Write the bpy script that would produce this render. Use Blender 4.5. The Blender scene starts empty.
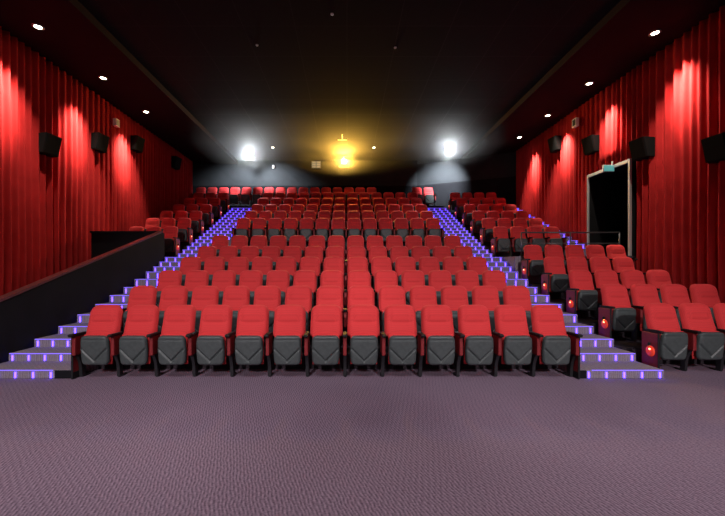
import bpy, bmesh, math, random
from mathutils import Vector, Matrix
random.seed(7)
C = bpy.context.scene.collection
R = math.radians

# ------------------------------------------------------------------ materials
def mat(name, color, rough=0.6, metal=0.0, spec=0.5, emit=None, estr=0.0, sheen=0.0, noise=None):
    m = bpy.data.materials.new(name); m.use_nodes = True
    nt = m.node_tree; b = nt.nodes['Principled BSDF']
    b.inputs['Base Color'].default_value = (*color, 1)
    b.inputs['Roughness'].default_value = rough
    b.inputs['Metallic'].default_value = metal
    b.inputs['Specular IOR Level'].default_value = spec
    if sheen:
        b.inputs['Sheen Weight'].default_value = sheen
        b.inputs['Sheen Tint'].default_value = (*[min(1, c * 1.5 + .1) for c in color], 1)
    if emit:
        b.inputs['Emission Color'].default_value = (*emit, 1)
        b.inputs['Emission Strength'].default_value = estr
    if noise:
        scale, amt = noise
        tc = nt.nodes.new('ShaderNodeTexCoord'); n = nt.nodes.new('ShaderNodeTexNoise')
        n.inputs['Scale'].default_value = scale; n.inputs['Detail'].default_value = 4
        nt.links.new(tc.outputs['Object'], n.inputs['Vector'])
        r = nt.nodes.new('ShaderNodeValToRGB')
        r.color_ramp.elements[0].position = .3; r.color_ramp.elements[1].position = .7
        r.color_ramp.elements[0].color = (*[c * (1 - amt) for c in color], 1)
        r.color_ramp.elements[1].color = (*[min(1, c * (1 + amt)) for c in color], 1)
        nt.links.new(n.outputs['Fac'], r.inputs['Fac']); nt.links.new(r.outputs['Color'], b.inputs['Base Color'])
    return m

def carpet_material(name, ca, cb, cell=.027):
    """woven carpet with rows of short slanted dashes"""
    m = bpy.data.materials.new(name); m.use_nodes = True
    nt = m.node_tree; N = nt.nodes.new; L = nt.links.new
    b = nt.nodes['Principled BSDF']; b.inputs['Roughness'].default_value = .95
    b.inputs['Specular IOR Level'].default_value = .1
    geo = N('ShaderNodeNewGeometry'); sep = N('ShaderNodeSeparateXYZ'); L(geo.outputs['Position'], sep.inputs[0])
    def M(op, a, bb=None):
        n = N('ShaderNodeMath'); n.operation = op
        for i, v in enumerate((a, bb)):
            if v is None: continue
            if isinstance(v, (int, float)): n.inputs[i].default_value = v
            else: L(v, n.inputs[i])
        return n.outputs[0]
    wob = N('ShaderNodeTexNoise'); wob.inputs['Scale'].default_value = 7; wob.inputs['Detail'].default_value = 1
    L(geo.outputs['Position'], wob.inputs['Vector'])
    x = M('ADD', sep.outputs['X'], M('ADD', M('MULTIPLY', sep.outputs['Y'], .32), M('MULTIPLY', wob.outputs['Fac'], cell * 1.6)))
    xc = M('DIVIDE', x, cell)
    s = M('SINE', M('MULTIPLY', xc, 2 * math.pi))
    yy = M('ADD', M('DIVIDE', sep.outputs['Y'], cell * 3.2), M('MULTIPLY', M('FLOOR', xc), .41))
    s2 = M('SINE', M('MULTIPLY', yy, 2 * math.pi))
    t = M('ADD', M('MULTIPLY', s, M('ADD', M('MULTIPLY', s2, .14), .20)), .5)
    no = N('ShaderNodeTexNoise'); no.inputs['Scale'].default_value = 60; no.inputs['Detail'].default_value = 3
    L(geo.outputs['Position'], no.inputs['Vector'])
    n2 = N('ShaderNodeTexNoise'); n2.inputs['Scale'].default_value = .9; n2.inputs['Detail'].default_value = 3
    L(geo.outputs['Position'], n2.inputs['Vector'])
    t = M('ADD', t, M('MULTIPLY', M('SUBTRACT', no.outputs['Fac'], .5), 1.1))
    t = M('ADD', t, M('MULTIPLY', M('SUBTRACT', n2.outputs['Fac'], .5), .22))
    r = N('ShaderNodeValToRGB'); L(t, r.inputs['Fac'])
    r.color_ramp.elements[0].position = .1; r.color_ramp.elements[1].position = .95
    r.color_ramp.elements[0].color = (*ca, 1); r.color_ramp.elements[1].color = (*cb, 1)
    L(r.outputs['Color'], b.inputs['Base Color'])
    bp = N('ShaderNodeBump'); bp.inputs['Strength'].default_value = .25; bp.inputs['Distance'].default_value = .004
    L(t, bp.inputs['Height']); L(bp.outputs['Normal'], b.inputs['Normal'])
    return m

def ceiling_material():
    m = mat('ceiling_tiles', (.012, .011, .012), .95, spec=.1)
    nt = m.node_tree; b = nt.nodes['Principled BSDF']
    geo = nt.nodes.new('ShaderNodeNewGeometry')
    br = nt.nodes.new('ShaderNodeTexBrick'); br.offset = 0
    br.inputs['Scale'].default_value = 1; br.inputs['Brick Width'].default_value = 1.2; br.inputs['Row Height'].default_value = 1.2
    br.inputs['Mortar Size'].default_value = .008
    br.inputs['Color1'].default_value = (.014, .013, .014, 1); br.inputs['Color2'].default_value = (.012, .011, .012, 1)
    br.inputs['Mortar'].default_value = (.028, .026, .028, 1)
    nt.links.new(geo.outputs['Position'], br.inputs['Vector']); nt.links.new(br.outputs['Color'], b.inputs['Base Color'])
    return m

def fabric_material(name, color, scale=90):
    """upholstery: a fine dot weave over a soft uneven red"""
    m = mat(name, color, .8, spec=.25, sheen=.25)
    nt = m.node_tree; b = nt.nodes['Principled BSDF']
    tc = nt.nodes.new('ShaderNodeTexCoord'); v = nt.nodes.new('ShaderNodeTexVoronoi')
    v.inputs['Scale'].default_value = scale; v.inputs['Randomness'].default_value = .1
    nt.links.new(tc.outputs['Object'], v.inputs['Vector'])
    r = nt.nodes.new('ShaderNodeValToRGB')
    r.color_ramp.elements[0].position = .2; r.color_ramp.elements[1].position = .75
    r.color_ramp.elements[0].color = (*[min(1, c * 1.1) for c in color], 1)
    r.color_ramp.elements[1].color = (*[c * .8 for c in color], 1)
    nt.links.new(v.outputs['Distance'], r.inputs['Fac']); nt.links.new(r.outputs['Color'], b.inputs['Base Color'])
    return m

M = dict(
    carpet=carpet_material('mauve_carpet', (.085, .059, .087), (.275, .205, .272)),
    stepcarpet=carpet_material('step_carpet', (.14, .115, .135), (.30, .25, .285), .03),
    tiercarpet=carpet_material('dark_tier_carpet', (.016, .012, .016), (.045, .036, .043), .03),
    fabric=fabric_material('red_upholstery', (.57, .034, .037)),
    panel=mat('red_side_panel', (.19, .007, .010), .6, noise=(30, .15)),
    shell=mat('charcoal_shell', (.052, .063, .064), .5, noise=(25, .15)),
    black=mat('black_plastic', (.012, .012, .013), .6, spec=.2),
    metal=mat('black_metal', (.015, .015, .017), .4),
    curtain=mat('red_velvet', (.34, .016, .018), .85, spec=.06, noise=(3, .12)),
    wallblack=mat('black_wall_paint', (.008, .008, .010), .9, spec=.1, noise=(2, .2)),
    wallgrey=mat('dark_grey_wall_paint', (.018, .020, .023), .8, spec=.2, noise=(1.5, .15)),
    soffit=mat('dark_soffit_paint', (.014, .006, .007), .9, spec=.1, noise=(2, .1)),
    ceiling=ceiling_material(),
    cap=mat('dark_wood_cap', (.10, .030, .026), .35, noise=(12, .25)),
    frame=mat('pale_grey_metal', (.36, .36, .39), .4),
    rail=mat('steel_rail', (.12, .12, .13), .35, metal=.6),
    litsill=mat('pale_lit_sill', (.55, .42, .32), .5, noise=(20, .15)),  # pale colour stands in for light falling on the door sill
    white=mat('white_plastic', (.75, .73, .72), .5),
    grey=mat('grey_plastic', (.25, .25, .25), .5),
    housing=mat('matt_black_cabinet', (.006, .006, .007), .8, spec=.15),
    cloth=mat('speaker_cloth', (.006, .006, .007), .95, spec=.1, noise=(120, .3)),
    led=mat('violet_led', (.2, .1, .8), .5, emit=(.075, .033, 1.0), estr=9.0),
    edge=mat('violet_edge_light', (.2, .15, .8), .5, emit=(.22, .13, 1.0), estr=1.1),
    glowpool=mat('orange_red_glow_pool', (.8, .06, .03), .25, emit=(1.0, .06, .03), estr=.22),  # aisle lamp's glow on the panel, put into a material
    domecore=mat('warm_bulb_glow', (1, .5, .3), .4, emit=(1.0, .42, .2), estr=3.0),
    bulb=mat('warm_white_lamp', (1, .95, .85), .4, emit=(1.0, .88, .66), estr=30),
    flood=mat('cool_white_lamp', (1, 1, 1), .4, emit=(.90, .96, 1.0), estr=110),
    beam=mat('amber_lens_light', (1, .8, .3), .3, emit=(1.0, .74, .26), estr=330),
    paneglow=mat('lit_pane', (.35, .32, .25), .4, emit=(1.0, .84, .52), estr=.32),
    sign=mat('teal_sign_face', (.15, .6, .58), .4, emit=(.18, .66, .62), estr=.45),
)

# ------------------------------------------------------------------ helpers
def obj(name, bm, m, parent=None, smooth=False, loc=None):
    me = bpy.data.meshes.new(name); bm.normal_update(); bm.to_mesh(me); bm.free()
    if smooth:
        for p in me.polygons: p.use_smooth = True
    me.materials.append(M[m])
    o = bpy.data.objects.new(name, me); C.objects.link(o)
    if parent: o.parent = parent
    if loc: o.location = loc
    return o

def tag(o, label, cat, group=None):
    o['label'] = label; o['category'] = cat
    if group: o['group'] = group
    return o

def thing(name, label, cat, loc=(0, 0, 0), rz=0, group=None):
    o = bpy.data.objects.new(name, None); C.objects.link(o)
    o.location = loc; o.rotation_euler = (0, 0, rz)
    return tag(o, label, cat, group)

def struct(name, bm, m, parent=None, smooth=False):
    o = obj(name, bm, m, parent, smooth)
    if not parent: o['kind'] = 'structure'
    return o

def box(x0, x1, y0, y1, z0, z1, bev=0, seg=2, bm=None):
    t = bmesh.new(); bmesh.ops.create_cube(t, size=1)
    for v in t.verts:
        v.co = Vector(((x0 + x1) / 2 + v.co.x * (x1 - x0), (y0 + y1) / 2 + v.co.y * (y1 - y0), (z0 + z1) / 2 + v.co.z * (z1 - z0)))
    if bev:
        bmesh.ops.bevel(t, geom=t.edges[:], offset=bev, segments=seg, affect='EDGES', profile=.5)
    if bm is None: return t
    me = bpy.data.meshes.new('tmp'); t.to_mesh(me); t.free(); bm.from_mesh(me); bpy.data.meshes.remove(me)
    return bm

def prism(pts, axis, a0, a1):
    """extrude a 2D outline along an axis: axis 'x' -> pts are (y,z); 'y' -> (x,z); 'z' -> (x,y)"""
    bm = bmesh.new()
    def P(p, a):
        return {'x': (a, p[0], p[1]), 'y': (p[0], a, p[1]), 'z': (p[0], p[1], a)}[axis]
    A = [bm.verts.new(P(p, a0)) for p in pts]; B = [bm.verts.new(P(p, a1)) for p in pts]
    bm.faces.new(A); bm.faces.new(B[::-1])
    n = len(pts)
    for i in range(n):
        bm.faces.new((A[i], B[i], B[(i + 1) % n], A[(i + 1) % n]))
    bmesh.ops.recalc_face_normals(bm, faces=bm.faces[:])
    return bm

def lathe(prof, n=24, axis='z', bm=None, center=(0, 0, 0)):
    bm = bm or bmesh.new(); rings = []
    cx, cy, cz = center
    for r, z in prof:
        ring = []
        for i in range(n):
            a = 2 * math.pi * i / n; p = (r * math.cos(a), r * math.sin(a))
            if axis == 'z': co = (cx + p[0], cy + p[1], cz + z)
            elif axis == 'y': co = (cx + p[0], cy + z, cz + p[1])
            else: co = (cx + z, cy + p[0], cz + p[1])
            ring.append(bm.verts.new(co))
        rings.append(ring)
    for a, b in zip(rings, rings[1:]):
        for i in range(n):
            bm.faces.new((a[i], a[(i + 1) % n], b[(i + 1) % n], b[i]))
    bm.faces.new(rings[0][::-1]); bm.faces.new(rings[-1])
    bmesh.ops.recalc_face_normals(bm, faces=bm.faces[:])
    return bm

def tube(p, q, r, n=10, bm=None):
    bm = bm or bmesh.new(); p = Vector(p); q = Vector(q); d = (q - p).normalized()
    u = d.orthogonal().normalized(); w = d.cross(u)
    A, B = [], []
    for i in range(n):
        a = 2 * math.pi * i / n; o = (u * math.cos(a) + w * math.sin(a)) * r
        A.append(bm.verts.new(p + o)); B.append(bm.verts.new(q + o))
    for i in range(n): bm.faces.new((A[i], A[(i + 1) % n], B[(i + 1) % n], B[i]))
    bm.faces.new(A[::-1]); bm.faces.new(B)
    return bm

def pad(halfw, front, back, nu, nv, xform):
    """closed cushion: halfw(v) half width, front/back(u,v) depth offsets; v in 0..1; xform(x, depth, v)"""
    bm = bmesh.new(); F = []; B = []
    for j in range(nv + 1):
        v = j / nv; fr = []; br = []
        for i in range(nu + 1):
            u = -1 + 2 * i / nu; x = u * halfw(v)
            fr.append(bm.verts.new(xform(x, front(u, v), v))); br.append(bm.verts.new(xform(x, back(u, v), v)))
        F.append(fr); B.append(br)
    for j in range(nv):
        for i in range(nu):
            bm.faces.new((F[j][i], F[j][i + 1], F[j + 1][i + 1], F[j + 1][i]))
            bm.faces.new((B[j][i], B[j + 1][i], B[j + 1][i + 1], B[j][i + 1]))
        bm.faces.new((F[j][0], F[j + 1][0], B[j + 1][0], B[j][0]))
        bm.faces.new((F[j][nu], B[j][nu], B[j + 1][nu], F[j + 1][nu]))
    for i in range(nu):
        bm.faces.new((F[0][i], B[0][i], B[0][i + 1], F[0][i + 1]))
        bm.faces.new((F[nv][i], F[nv][i + 1], B[nv][i + 1], B[nv][i]))
    bmesh.ops.recalc_face_normals(bm, faces=bm.faces[:])
    return bm

def copy_tree(o, parent=None):
    c = o.copy(); C.objects.link(c)
    if parent: c.parent = parent
    for ch in o.children: copy_tree(ch, c)
    return c

def point(name, kind, loc, energy, color, rot=None, **kw):
    l = bpy.data.lights.new(name, kind); l.energy = energy; l.color = color
    for k, v in kw.items(): setattr(l, k, v)
    o = bpy.data.objects.new(name, l); C.objects.link(o); o.location = loc
    if rot is not None: o.rotation_euler = rot
    return o

def aim(o, target):
    d = Vector(target) - o.location
    o.rotation_euler = d.to_track_quat('-Z', 'Y').to_euler()

P = .56                         # seat pitch
ORD = ['first', 'second', 'third', 'fourth', 'fifth', 'sixth', 'seventh', 'eighth', 'ninth', 'tenth', 'eleventh', 'twelfth',
       'thirteenth', 'fourteenth', 'fifteenth', 'sixteenth']

# ------------------------------------------------------------------ layout
ROW = [5.55 + i for i in range(5)] + [10.53] + [12.93 + i for i in range(6)]     # distance of the seat backs, row by row
FLOOR = [0, .25, .53, .85, 1.17, 1.54, 2.39, 2.81, 3.24, 3.70, 4.155, 4.62]
LAND = 1.97
FLOOR_R = [0, .27, .54, .86, 1.22]      # block below the doorway
CX0, CX1 = -4.0, 3.39           # centre block
LX_LO, LX_UP = -5.44, -5.46      # outer edge of the parapet aisle, lower and upper
RX_LO, RX_UP = 4.69, 4.69        # outer edge of the door aisle
WX = 7.75
CEIL, SOFF = 7.22, 7.03

# floor
struct('floor', box(-8.2, 8.2, -8, 19, -.12, 0), 'carpet')
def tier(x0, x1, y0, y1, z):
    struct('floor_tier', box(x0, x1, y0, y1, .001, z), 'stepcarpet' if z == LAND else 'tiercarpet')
fronts = [r - .70 for r in ROW]
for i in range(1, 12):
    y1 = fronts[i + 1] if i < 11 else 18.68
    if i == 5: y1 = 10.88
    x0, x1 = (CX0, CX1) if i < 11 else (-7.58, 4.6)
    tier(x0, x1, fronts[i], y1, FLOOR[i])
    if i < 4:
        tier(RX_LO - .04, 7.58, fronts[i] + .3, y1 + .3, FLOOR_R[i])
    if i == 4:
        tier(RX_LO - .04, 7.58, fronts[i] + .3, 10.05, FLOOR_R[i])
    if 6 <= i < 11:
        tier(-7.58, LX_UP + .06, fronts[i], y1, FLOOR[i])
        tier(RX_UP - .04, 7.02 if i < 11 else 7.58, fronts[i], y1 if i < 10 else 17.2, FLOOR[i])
tier(CX0, CX1, 10.88, fronts[6], LAND)
tier(-7.58, LX_UP + .06, 10.88, fronts[6], LAND)
tier(RX_LO - .04, 7.58, 10.05, fronts[6], LAND)

# shell
struct('ceiling', box(-5.62, 5.72, -4, 18.9, CEIL, CEIL + .1), 'ceiling')
struct('ceiling_soffit', box(-8.2, -5.62, -4, 18.9, SOFF, CEIL + .1), 'soffit')
struct('ceiling_soffit', box(5.72, 8.2, -4, 18.9, SOFF, CEIL + .1), 'soffit')
struct('wall_left', box(-8.2, -7.95, -4, 18.9, 0, SOFF), 'wallblack')
struct('wall_back', box(-7.95, 3.62, 18.7, 18.95, 0, CEIL), 'wallgrey')
struct('wall_back_angled', prism([(3.6, 18.7), (8.0, 16.72), (8.1, 16.95), (3.7, 18.95)], 'z', 0, SOFF), 'wallgrey')
# low dark dado with a trim line over it, along the back
struct('trim_1', box(-7.9, 3.58, 18.62, 18.70, 4.62, 5.90), 'wallblack')
struct('trim_2', prism([(3.58, 18.62), (7.95, 16.655), (7.98, 16.72), (3.62, 18.69)], 'z', 4.0, 5.90), 'wallblack')
# wall behind the door curtain, with the doorway left open
DY0, DY1, DZ = 9.85, 11.5, 4.50
def wall_right_piece(y0, y1, z0, z1):
    struct('wall_right', box(7.95, 8.2, y0, y1, z0, z1), 'wallblack')
wall_right_piece(-4, DY0, 0, SOFF); wall_right_piece(DY1, 16.75, 0, SOFF)
wall_right_piece(DY0, DY1, DZ, SOFF); wall_right_piece(DY0, DY1, 0, LAND)
# passage beyond the doorway
struct('floor_passage', box(8.2, 10.6, DY0 - .6, DY1 + 1.2, LAND - .1, LAND), 'carpet')
struct('wall_passage', box(10.5, 10.6, DY0 - .6, DY1 + 1.2, LAND, DZ + .3), 'wallblack')
struct('wall_passage_far', box(8.2, 10.5, DY1 + 1.1, DY1 + 1.2, LAND, DZ + .3), 'wallgrey')
struct('wall_passage_near', box(8.2, 10.5, DY0 - .6, DY0 - .5, LAND, DZ + .3), 'wallblack')
struct('ceiling_passage', box(8.2, 10.5, DY0 - .5, DY1 + 1.1, DZ + .2, DZ + .3), 'wallblack')
# pale frame
bm = box(7.60, 7.66, DY0 - .065, DY0, LAND, DZ + .09, .006)
box(7.60, 7.66, DY1, DY1 + .035, LAND, DZ + .09, .006, bm=bm)
box(7.60, 7.66, DY0, DY1, DZ, DZ + .09, .006, bm=bm)
struct('door_1', bm, 'frame')
bm = box(7.665, 8.2, DY0 - .05, DY0 - .001, LAND, DZ)
box(7.665, 8.2, DY1 + .001, DY1 + .05, LAND, DZ, bm=bm)
box(7.665, 8.2, DY0 - .05, DY1 + .05, DZ + .001, DZ + .05, bm=bm)
struct('door_1_reveal', bm, 'wallblack')
struct('floor_sill', box(7.60, 8.2, DY0, DY1, LAND - .05, LAND), 'stepcarpet')

# parapet beside the stair with its sloping cap, and the wall that closes the entrance well
def rise(y): return 1.12 + .32 * (y - 5.7)
PY = 10.76
struct('wall_parapet', prism([(3.6, .001), (PY, .001), (PY, rise(PY) - .04), (3.6, rise(3.6) - .04)], 'x', -5.56, -5.45), 'wallblack')
struct('trim_3', prism([(3.56, rise(3.56) - .04), (PY + .03, rise(PY + .03) - .04), (PY + .03, rise(PY + .03)), (3.56, rise(3.56))], 'x', -5.58, -5.44), 'cap')
struct('wall_entrance', box(-7.56, -5.45, PY, PY + .11, .001, rise(PY) - .05), 'wallblack')
struct('trim_4', box(-7.58, -5.58, PY - .03, PY + .13, rise(PY) - .05, rise(PY)), 'wallblack')

# ------------------------------------------------------------------ curtains
def curtain(name, sx, y0, y1, z0, z1, label, seed):
    rnd = random.Random(seed); bm = bmesh.new()
    ph = 0; y = y0; cols = []; dy = .0125; per = .19; amp = .06
    nxt = 0
    while y <= y1:
        if ph > nxt:
            per = .19 * rnd.uniform(.78, 1.35); amp = rnd.uniform(.05, .078); nxt += 2 * math.pi
        ph += 2 * math.pi * dy / per
        cols.append((y, ph, amp)); y += dy
    nz = max(2, int((z1 - z0) / .45)); grid = []
    for (y, p, a) in cols:
        col = []
        for j in range(nz + 1):
            t = j / nz; z = z0 + (z1 - z0) * t
            k = 1.0 - .28 * t
            q = p + .22 * math.sin(z * 1.7 + y * .9)
            s = math.sin(q); s = math.copysign(abs(s) ** .75, s)
            x = a * k * s + .012 * math.sin(2 * q + y) + .014 * math.sin(y * 1.3 + z * .4)
            col.append(bm.verts.new((sx * (WX + x), y, z)))
        grid.append(col)
    for a, b in zip(grid, grid[1:]):
        for j in range(nz):
            f = (a[j], b[j], b[j + 1], a[j + 1])
            bm.faces.new(f if sx < 0 else f[::-1])
    o = obj(name, bm, 'curtain', smooth=True)
    sol = o.modifiers.new('thickness', 'SOLIDIFY'); sol.thickness = .006
    return tag(o, label, 'curtain', None)
curtain('pleated_curtain', -1, 1.5, 18.25, .02, SOFF - .01, 'tall red pleated curtain covering the whole wall behind the black parapet', 1)
curtain('pleated_curtain', 1, 1.5, DY0 - .12, .02, SOFF - .01, 'tall dark red pleated curtain running from the doorway frame towards the screen', 2)
curtain('pleated_curtain', 1, DY0 - .11, DY1 + .11, DZ + .10, SOFF - .01, 'short bright red pleated curtain hanging above the dark doorway', 3)
curtain('pleated_curtain', 1, DY1 + .12, 16.58, .02, SOFF - .01, 'tall red pleated curtain between the doorway and the back corner', 4)

# ------------------------------------------------------------------ cinema seat
def halfw_back(v):
    H = .47; z = v * H; w = .235 + .012 * (1 - v); r = .12
    if z > H - r:
        k = (z - (H - r)) / r; w -= r * (1 - math.sqrt(max(0, 1 - k * k))) * .96
    return w
def puff(u, v, d):
    e = (1 - abs(u) ** 8) ** .6 if abs(u) < 1 else 0
    f = min(1, max(0, (1 - v) / .10)) ** .5 * min(1, (v + .02) / .07) ** .5
    head = .016 * math.exp(-((v - .72) / .17) ** 2) * (1 - abs(u) ** 4)
    lumb = .022 * math.exp(-((v - .16) / .2) ** 2) * (1 - u * u * .5)
    crease = -.013 * math.exp(-((v - .45) / .03) ** 2) * (1 if abs(u) < .62 else max(0, 1 - (abs(u) - .62) / .1))
    wing = -.012 * math.exp(-((abs(u) - .66) / .07) ** 2) * (1 if .45 < v < .86 else 0)
    return d * e * f + (head + lumb + crease + wing) * e * f
BACK_TILT = R(15)
def back_x(x, d, v):                      # v up the reclined back
    z = v * .47
    return (x, .165 - d * math.cos(BACK_TILT) + z * math.sin(BACK_TILT), .60 + z * math.cos(BACK_TILT) + d * -math.sin(BACK_TILT) * .0)
def shell_x(x, d, v):
    z = -.16 + v * .60
    return (x, .180 - d + z * math.sin(BACK_TILT), .60 + z * math.cos(BACK_TILT))
def halfw_shell(v):
    w = .225; r = .09; z = v * .62; H = .62
    if z > H - r:
        k = (z - (H - r)) / r; w -= r * (1 - math.sqrt(max(0, 1 - k * k))) * .96
    return w
SW, SH = .205, .435
def halfw_seat(v):
    z = v * SH; w = SW; r = .06
    if z < r:
        k = (r - z) / r; w -= r * (1 - math.sqrt(max(0, 1 - k * k))) * .9
    if z > SH - .07:
        k = (z - (SH - .07)) / .07; w -= .07 * (1 - math.sqrt(max(0, 1 - k * k))) * .8
    return w - .016 * abs(2 * v - 1.1) ** 2
def seat_front(u, v):
    x = u * SW; z = v * SH
    e = max(0, 1 - abs(u) ** 10) ** .5 * min(1, v / .06 + .05) ** .5 * min(1, (1 - v) / .05 + .1) ** .5
    zz = .064 + abs(x) * 1.0                                # the V seam
    d = abs(z - zz) * .71
    g = -.024 * math.exp(-(d / .011) ** 2) if abs(x) < .18 else 0
    inner = .005 if (z > zz and abs(x) < .19) else 0
    top = -.005 * math.exp(-((z - .375) / .009) ** 2)
    return (.045 + g + inner + top) * e
def seat_x(x, d, v):
    z = .20 + v * SH
    return (x, .005 - d + (.03 * (1 - v)) - .02, z)
def cush_x(x, d, v):
    z = .20 + v * .435
    return (x, .075 - d + .02 * (1 - v), z)

def standard(parent, x):
    s = obj('standard', box(x - .026, x + .026, -.06, .19, .35, .622, .012), 'panel', parent)
    g = prism([(.09, .015), (.17, .015), (.165, .16), (.18, .345), (.0, .345), (.06, .24), (.08, .16)], 'x', x - .022, x + .022)
    l = obj('leg', g, 'metal', parent)
    obj('foot', prism([(x - .016, .10), (x + .016, .10), (x + .029, .14), (x + .029, .25), (x + .018, .28), (x - .018, .28), (x - .029, .25), (x - .029, .14)], 'z', .001, .022), 'metal', l)
    a = prism([(-.135, .650), (-.120, .626), (.20, .626), (.205, .660), (-.10, .668), (-.130, .662)], 'x', x - .031, x + .031)
    bmesh.ops.bevel(a, geom=a.edges[:], offset=.006, segments=2, affect='EDGES')
    obj('armrest', a, 'black', parent)

def end_panel(parent, x, side, lamp):
    """broad red side board at the end of a row; side = -1/+1 points away from the seat"""
    f, b = (-.10, .20) if lamp else (-.02, .21)
    def span(a, c): return min(x + side * a, x + side * c), max(x + side * a, x + side * c)
    p = obj('end_panel', box(*span(.027, .048), f, b, .10, .615, .004), 'panel', parent)
    obj('panel_edge', box(*span(.024, .052), f - .014, f - .001, .06, .622, .004), 'black', p)
    obj('panel_plinth', box(*span(.024, .052), f - .012, b, .003, .10, .004), 'black', p)
    if lamp:
        d = bmesh.new(); n = 8; xc = x + side * .048
        prof = [(.085 * math.cos(t * math.pi / 2 / n), side * (.034 * math.sin(t * math.pi / 2 / n))) for t in range(n)] + [(.004, side * .034)]
        lathe(prof, 24, 'x', d, (xc, .03, .335))
        obj('glow_pool', d, 'glowpool', p, True)  # raised glowing disc stands in for the lamp's light pool on the panel
        obj('lamp_bulb', lathe([(.003, -.010), (.012, -.008), (.016, 0), (.012, .008), (.003, .010)], 12, 'x', None, (xc + side * .036, .005, .372)), 'domecore', p, True)
        obj('lamp_cap', lathe([(.020, 0), (.020, .035), (.012, .045)], 12, 'z', None, (xc + side * .022, .03, .425)), 'black', p)

def make_seat(first, panel_l, panel_r, lamp):
    t = bpy.data.objects.new('cinema_seat', None); C.objects.link(t)
    bk = obj('backrest', pad(halfw_back, lambda u, v: puff(u, v, .075), lambda u, v: -.012, 22, 34, back_x), 'fabric', t, True)
    obj('back_shell', pad(halfw_shell, lambda u, v: 0.0, lambda u, v: -.03 * max(0, 1 - abs(u) ** 6) * (1 - v ** 8), 14, 14, shell_x), 'black', t, True)
    obj('seat_cushion', pad(lambda v: .198, lambda u, v: .03, lambda u, v: -.055 * (max(0, 1 - abs(u) ** 8) ** .5) * (max(0, 1 - (2 * v - 1) ** 8) ** .5), 12, 10, cush_x), 'fabric', t, True)
    obj('seat_shell', pad(halfw_seat, seat_front, lambda u, v: -.012, 44, 46, seat_x), 'shell', t, True)
    standard(t, P / 2)
    if first: standard(t, -P / 2)
    if panel_l: end_panel(t, -P / 2, -1, lamp)
    if panel_r: end_panel(t, P / 2, 1, lamp)
    return t
PROTO = {}
def seat(x, row_y, z, label, group, first=False, pl=False, pr=False, lamp=False):
    k = (first, pl, pr, lamp)
    if k in PROTO: o = copy_tree(PROTO[k])
    else: o = PROTO[k] = make_seat(*k)
    o.location = (x, row_y - .24, z + .001); tag(o, label, 'seat', group)
    return o

rown = ['front row', 'second row', 'third row', 'fourth row', 'fifth row', 'sixth row']
for i in range(11):
    blk, rr = ('lower', i) if i < 6 else ('upper', i - 6)
    for k in range(13):
        look = 'red tip-up seat with charcoal underside' if i == 0 else 'red tip-up cinema seat'
        lab = f'{look}, {ORD[k]} from the parapet aisle, {rown[rr]} of {blk} centre block'
        if i == 0: lab = f'{look}, {ORD[k]} from parapet aisle, front row of centre'
        seat((k - 6.5) * P - .03, ROW[i], FLOOR[i], lab, f'red seats of the {blk} centre block', first=(k == 0), pl=(k == 0), pr=(k == 12))
# back row
for k in range(16):
    seat(-7.19 + k * P, ROW[11], FLOOR[11], f'red seat with white-lit rim, {ORD[k]} from the curtain, back row under the dark wall', 'red seats of the back row', first=(k == 0))
for k in range(2):
    seat(3.44 + k * P, ROW[11], FLOOR[11], ['red back-row seat of the lone pair, farther from the doorway', 'red back-row seat of the lone pair, beside the top of the door aisle'][k],
         'red seats of the back row', first=(k == 0))
# parapet-side upper block
for r in range(6):
    y = 11.93 + r; z = LAND if r == 0 else FLOOR[5 + r]
    n = 3
    for k in range(n):
        lamp_s = ', lit end panel' if k == 0 else ''
        seat(-5.78 - k * P, y, z, f'red seat{lamp_s}, {ORD[k]} from aisle, {rown[r]} of block behind parapet', 'red seats of the block behind the parapet',
             first=(k == n - 1), pr=(k == 0), lamp=(k == 0))
# door-side upper block
for r in range(6):
    y = 11.93 + r; z = LAND if r == 0 else FLOOR[5 + r]
    for k in range(4):
        lamp_s = ', lit end panel' if k == 0 else ''
        seat(5.03 + k * P, y, z, f'red seat{lamp_s}, {ORD[k]} from aisle, {rown[r]} of block behind steel rail', 'red seats of the block behind the rail',
             first=(k == 0), pl=(k == 0), lamp=(k == 0))
# door-side lower block
for r in range(5):
    for k in range([4, 4, 4, 4, 5][r]):
        lamp_s = ' with lamp on its panel' if k == 0 else ''
        seat(5.03 + k * P, ROW[r] + .3, FLOOR_R[r], f'red seat{lamp_s}, {ORD[k]} from aisle, {rown[r]} of block below doorway', 'red seats of the block below the doorway',
             first=(k == 0), pl=(k == 0), lamp=(k == 0))

# ------------------------------------------------------------------ stairs
def staircase(label, steps, x0, x1, nlights, outer=-1, group='carpeted aisle stairs'):
    """steps: list of (nosing y, top z, next nosing y)"""
    cx = (x0 + x1) / 2
    t = thing('aisle_staircase', label, 'stairs', (cx, steps[0][0], 0), 0, group)
    oy = steps[0][0]; prev = None
    for i, (y, z, yn) in enumerate(steps):
        a, b = x0 - cx, x1 - cx
        zb = steps[i - 1][1] if i else (base0(steps))
        s = obj('step', box(a, b, y - oy, yn - oy, .001, z, .004, 1), 'stepcarpet', t)
        obj('edge_light', box(a + (.02 if outer < 0 else .19), b - (.02 if outer > 0 else .30), y - oy - .010, y - oy + .004, z - .008, z + .002), 'edge', s)
        if i == 0 and steps[0][1] < 1 and len(steps) < 15:
            e0, e1 = (a, a + .11) if outer > 0 else (b - .27, b)
            obj('end_plate', box(e0, e1, y - oy - .008, y - oy + .002, .004, z - .003, .002), 'wallblack', s)
        h = z - zb
        m = nlights
        for q in range(m):
            lx = (a + .07 + .26 * q) if outer < 0 else (b - .07 - .26 * q)
            obj('step_light', box(lx - .009, lx + .009, y - oy - .016, y - oy + .002, zb + .012, zb + h * .78), 'led', s)
    return t
def base0(steps): return 0 if steps[0][1] < 1 else LAND
low = []
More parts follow.
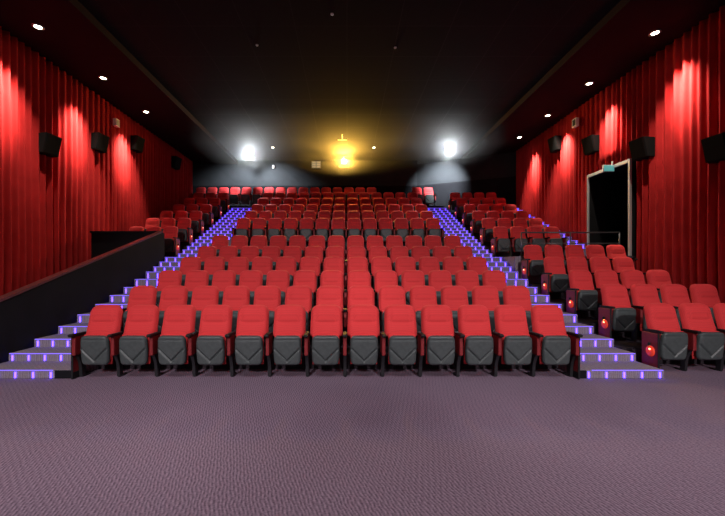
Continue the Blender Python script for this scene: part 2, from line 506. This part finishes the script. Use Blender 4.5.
for i in range(1, 6):
    lo, hi = FLOOR[i - 1], FLOOR[i]
    low += [(fronts[i] - .52 + (.0 if i > 1 else .0), (lo + hi) / 2), (fronts[i], hi)]
low += [(10.20, 1.683), (10.52, 1.827), (10.84, 1.97)]
low = [(y, z, (low[i + 1][0] if i + 1 < len(low) else 11.545)) for i, (y, z) in enumerate(low)]
up = []
for i in range(6, 12):
    lo = LAND if i == 6 else FLOOR[i - 1]; hi = FLOOR[i]
    for s in range(3):
        up.append((fronts[i] - .33 * (2 - s), lo + (hi - lo) * (s + 1) / 3))
up[-1] = (fronts[11] - .003, FLOOR[11])
up = [(y, z, (up[i + 1][0] if i + 1 < len(up) else fronts[11] + .0)) for i, (y, z) in enumerate(up)]
up = [s for s in up if s[2] - s[0] > .01]
side = [(10.9 + .34 * k, 1.97 + .146 * (k + 1), 10.9 + .34 * (k + 1)) for k in range(16)]
staircase('lower carpeted stair with violet step lights climbing beside the black parapet', low, LX_LO, CX0 - .005, 5, -1)
staircase('lower carpeted stair with violet step lights below the doorway, beside lamp panels', low, CX1 + .005, RX_LO - .045, 5, 1)
staircase('upper violet-lit stair climbing between centre seats and the block behind the parapet', up, LX_UP + .065, CX0 - .005, 5, -1)
staircase('upper violet-lit stair climbing between centre seats and the block behind the rail', up, CX1 + .005, RX_UP - .045, 5, 1)
staircase('narrow violet-lit side stair against the curtain behind the steel rail', side, 7.06, 7.58, 2, 1)

# ------------------------------------------------------------------ rail and pale block for the lit sill at the cross aisle
t = thing('guard_rail', 'grey steel guard rail across the landing beside the doorway', 'railing', (4.84, 10.10, LAND))
obj('top_rail', tube((0, 0, .66), (2.72, 0, .66), .020), 'rail', t, True)
obj('middle_rail', tube((0, 0, .36), (2.72, 0, .36), .014), 'rail', t, True)
for x in (0, 1.36, 2.72):
    o = obj('post', tube((x, 0, .001), (x, 0, .66), .018), 'rail', t, True)
    obj('base_plate', box(x - .05, x + .05, -.05, .05, .001, .012), 'rail', o)
o = obj('sill_block', box(7.49, 7.575, 9.93, 10.045, 1.221, 2.04, .008), 'litsill')  # pale block added in place of the lit door sill
tag(o, 'narrow pale block added for the lit door sill, beside the rail', 'post')

# ------------------------------------------------------------------ loudspeakers
def speaker(sx, y, z, label, rz):
    t = thing('wall_speaker', label, 'loudspeaker', (sx * 7.62, y, z), rz, 'black wall loudspeakers')
    bm = prism([(-.20, -.17), (.20, -.17), (.17, .17), (-.17, .17)], 'z', -.25, .25)
    bm.free()
    # wedge cabinet: deeper at the top so that the front looks down
    f = prism([(-.19, .25), (.17, .25), (.06, -.25), (-.19, -.25)], 'y', -.215, .215)
    bmesh.ops.bevel(f, geom=f.edges[:], offset=.012, segments=2, affect='EDGES')
    obj('cabinet', f, 'housing', t)
    g = prism([(.172, .232), (.186, .228), (.078, -.232), (.064, -.232)], 'y', -.195, .195)
    obj('grille', g, 'cloth', t)
    obj('bracket', box(-.26, -.19, -.05, .05, -.08, .08, .005), 'metal', t)
    # the front (+x local) faces the room
    return t
left_lab = ['first from the parapet end', 'second', 'third', 'fourth']
for (y, z), w in zip([(9.3, 4.78), (11.2, 5.50), (13.2, 6.15), (16.2, 6.35)], ['lowest on the parapet-side curtain', 'second lowest on the parapet-side curtain', 'third lowest on the parapet-side curtain', 'highest on the parapet-side curtain, in shadow']):
    speaker(-1, y, z, 'black wedge loudspeaker ' + w, -.12)
for (y, z), w in zip([(7.45, 4.08), (9.42, 4.72), (11.35, 5.48), (13.3, 6.18)], ['lowest on the doorway-side curtain', 'beside the top corner of the doorway frame', 'above the doorway, second highest on that curtain', 'highest on the doorway-side curtain, far past the doorway']):
    speaker(1, y, z, 'black wedge loudspeaker ' + w, math.pi + .12)

# ------------------------------------------------------------------ recessed downlights along the curtains
def downlight(x, y, z, label, r=.075, energy=900, cat='ceiling light', group='recessed downlights', size=62, tilt=0):
    t = thing('downlight', label, cat, (x, y, z), 0, group)
    obj('trim_ring', lathe([(r * .99, -.001), (r * 1.5, -.001), (r * 1.55, -.012), (r * 1.05, -.020), (r * .99, -.006)], 24), 'grey', t, True)
    obj('lamp', lathe([(r * .96, -.002), (r * .96, -.010), (r * .5, -.022), (.004, -.026)], 20), 'bulb', t, True)
    l = point('downlight_beam', 'SPOT', (x, y, z - .04), energy, (1, .86, .66), spot_size=R(size), spot_blend=1.0, shadow_soft_size=.04)
    l.rotation_euler = (0, tilt, 0)
    if tilt:
        l = point('downlight_core', 'SPOT', (x, y, z - .04), 3200, (1, .84, .62), spot_size=R(34), spot_blend=1.0, shadow_soft_size=.04)
        l.rotation_euler = (0, math.copysign(R(31), tilt), 0)
    return t
seq = ['first', 'second', 'third', 'fourth']
for i, y in enumerate([8.13, 10.3, 12.5, 5.95]):
    downlight(-6.9, y, SOFF, 'small round downlight over the screen end of the parapet-side curtain' if i == 3 else f'small round downlight over the parapet-side curtain, {seq[i]} counting towards the projector', tilt=R(20))
for i, y in enumerate([8.34, 10.6, 12.8, 14.9]):
    downlight(7.06, y, SOFF, f'small round downlight over the doorway-side curtain, {seq[i]} counting towards the projector', tilt=-R(18))
downlight(-3.4, 16.7, CEIL, 'tiny ceiling downlight between the white floodlight and the lit booth window', .05, 12, size=120)
downlight(1.24, 16.7, CEIL, 'tiny ceiling downlight on the doorway side of the amber projector', .05, 12, size=120)

# ------------------------------------------------------------------ floodlights and projector at the back
def floodlight(x, y, z, label):
    t = thing('floodlight', label, 'floodlight', (x, y, z), 0, 'white floodlights under the back ceiling')
    obj('housing', box(-.14, .14, .05, .17, -.11, .11, .015), 'black', t)
    obj('lens', lathe([(.095, .052), (.095, .03), (.07, .0), (.004, -.012)], 24, 'y'), 'flood', t, True)
    y_ = obj('yoke', box(-.16, -.145, .09, .12, -.02, .17, .002), 'metal', t)
    obj('yoke', box(.145, .16, .09, .12, -.02, .17, .002), 'metal', t)
    obj('yoke_plate', box(-.16, .16, .08, .13, .17, .185, .002), 'metal', t)
    return t
FL = [(-4.54, 17.0, 7.02), (4.54, 16.25, 7.02)]
floodlight(*FL[0], 'bright white floodlight under the ceiling over the parapet-side stair')
floodlight(*FL[1], 'bright white floodlight under the ceiling over the doorway-side stair')
for i, (x, y, z) in enumerate(FL):
    aim(point('floodlight_lamp', 'SPOT', (x, y - .10, z - .06), 650, (.88, .95, 1.0), spot_size=R(104), spot_blend=.8, shadow_soft_size=.05), (x * .45, 9, 2.2))

for i, (x, y, z, tx, ty, e) in enumerate([(-4.60, 17.22, 6.95, -5.6, 18.7, 1300), (-4.48, 17.22, 6.95, -3.6, 18.7, 1300), (4.54, 16.47, 6.95, 4.75, 18.15, 2400)]):
    aim(point('added_wall_wash', 'SPOT', (x, y, z), e, (.88, .95, 1.0), spot_size=R(80), spot_blend=.95, shadow_soft_size=.04), (tx, ty, 5.9))  # extra spots added behind the floods to brighten the back wall

t = thing('projector', 'amber glowing film projector in the middle under the back ceiling', 'projector', (-.15, 17.8, 6.90))
obj('body', box(-.26, .26, .12, .62, -.14, .14, .02), 'black', t)
o = obj('lens_barrel', lathe([(.10, .13), (.10, 0), (.115, -.01), (.115, .02)], 24, 'y'), 'black', t, True)
obj('lens', lathe([(.09, .004), (.085, -.02), (.05, -.035), (.004, -.04)], 24, 'y'), 'beam', o, True)
obj('mount', box(-.03, .03, .34, .40, .14, .32), 'metal', t)
aim(point('projector_beam', 'SPOT', (-.15, 17.70, 6.90), 1800, (1, .53, .07), shadow_soft_size=.06, spot_size=R(150), spot_blend=.5), (-.15, 10, 8.8))

t = thing('booth_window', 'small square lit booth window with six panes beside the projector', 'window', (-1.58, 18.70, 7.05))
obj('window_frame', box(-.24, .24, -.05, 0, -.24, .13, .004), 'grey', t)
for a in (-.205, .02):
    for b in (-.215, -.105, .005):
        obj('pane', box(a, a + .185, -.056, -.048, b, b + .09), 'paneglow', t)
# small ceiling bracket in front of the projector
t = thing('ceiling_bracket', 'thin pale T-shaped ceiling bracket in front of the projector', 'bracket', (-.2, 15.7, CEIL))
obj('cross_bar', box(-.20, .20, -.02, .02, -.03, -.001), 'white', t)
obj('stem', box(-.012, .012, -.62, -.02, -.025, -.001), 'white', t)
for (x, y), w in zip([(-.33, 8.0), (-2.25, 9.1), (1.22, 9.2)], ['over the middle of the front row, farthest from the projector', 'nearer the parapet side', 'nearer the doorway side']):
    o = obj('smoke_detector', lathe([(.035, 0), (.035, -.015), (.02, -.03), (.004, -.032)], 16, 'z', None, (x, y, CEIL - .001)), 'white', None, True)
    tag(o, 'tiny white ceiling sensor ' + w, 'sensor', 'tiny ceiling sensors')
# little white boxes on the curtains and wall
t = thing('emergency_light', 'small white box light near the top of the parapet-side curtain', 'emergency light', (-7.60, 12.0, 6.44))
obj('case', box(-.06, .05, -.10, .10, -.12, .12, .01), 'white', t)
obj('face', box(.05, .06, -.08, .08, -.10, .10, .004), 'grey', t)
t = thing('surround_sensor', 'small white-framed box near the top of the doorway-side curtain', 'wall box', (7.60, 12.1, 6.48))
obj('frame', box(-.06, .05, -.11, .11, -.14, .14, .01), 'white', t)
obj('face', box(-.068, -.058, -.07, .07, -.10, .10, .004), 'black', t)
o = obj('wall_sensor', box(-3.82, -3.72, 18.60, 18.70, 6.80, 6.95, .01), 'white')
tag(o, 'small white sensor on the dark back wall beside the floodlight', 'sensor')

# exit sign above the doorway
t = thing('exit_sign', 'small teal lit sign over the doorway frame', 'sign', (7.47, 10.38, 4.40))
obj('case', box(-.16, .16, .001, .05, 0, .19, .006), 'white', t)
obj('face', box(-.145, .145, -.006, .001, .012, .178), 'sign', t)
obj('hanger', box(.10, .13, .01, .04, .19, .30), 'white', t)

# ------------------------------------------------------------------ room light: fill lamps added out of view, in front of the rows
for x in (-3.0, -1.0, 1.4, 3.7):
    l = point('ceiling_fill', 'SPOT', (x, .6, CEIL - .05), 720, (1, .90, .94), spot_size=R(80), spot_blend=.7, shadow_soft_size=.35)  # unseen ceiling spots added to fill the front carpet
    aim(l, (x * 1.3, 4.2, .0))

l = point('front_area_fill', 'AREA', (.4, -7.6, 4.6), 70, (1, .90, .94), shape='RECTANGLE', size=12.5, size_y=3.6)  # broad fill lamp added behind the camera for ambience
aim(l, (.4, 7, 2.0))

for sx in (-1, 1):
    aim(point('seat_fill_spot', 'SPOT', (.3 + sx * 3.5, -7, 6.6), 4300, (1, .90, .91), spot_size=R(35), spot_blend=.7, shadow_soft_size=.3), (.25 + sx * 3.1, 7.5, 1.0))  # unseen spots added to light the seats but spare the curtains

hz = bpy.data.materials.new('thin_haze'); hz.use_nodes = True
nt = hz.node_tree; nt.nodes.remove(nt.nodes['Principled BSDF'])
vs = nt.nodes.new('ShaderNodeVolumeScatter'); vs.inputs['Density'].default_value = .02; vs.inputs['Anisotropy'].default_value = .78
nt.links.new(vs.outputs[0], nt.nodes['Material Output'].inputs['Volume'])
M['haze'] = hz
o = obj('haze', box(-5.5, 5.6, 12.5, 17.9, 5.95, 7.19), 'haze'); o['kind'] = 'stuff'
o['label'] = 'thin smoky haze in the air around the back lamps'; o['category'] = 'haze'

w = bpy.data.worlds.new('hall'); bpy.context.scene.world = w; w.use_nodes = True
w.node_tree.nodes['Background'].inputs[0].default_value = (.9, .8, .9, 1)
w.node_tree.nodes['Background'].inputs[1].default_value = .012

# ------------------------------------------------------------------ camera
cam = bpy.data.cameras.new('camera'); co = bpy.data.objects.new('camera', cam); C.objects.link(co)
co.location = (0, 0, 1.59); co.rotation_euler = (R(90), 0, 0)
cam.sensor_width = 36; cam.lens = 364 / 725 * 36
cam.shift_x = 15.5 / 725; cam.shift_y = 12 / 725
cam.clip_start = .05; cam.clip_end = 200
S = bpy.context.scene; S.camera = co
S.view_settings.view_transform = 'Standard'; S.view_settings.look = 'None'
S.view_settings.exposure = 0; S.view_settings.gamma = 1
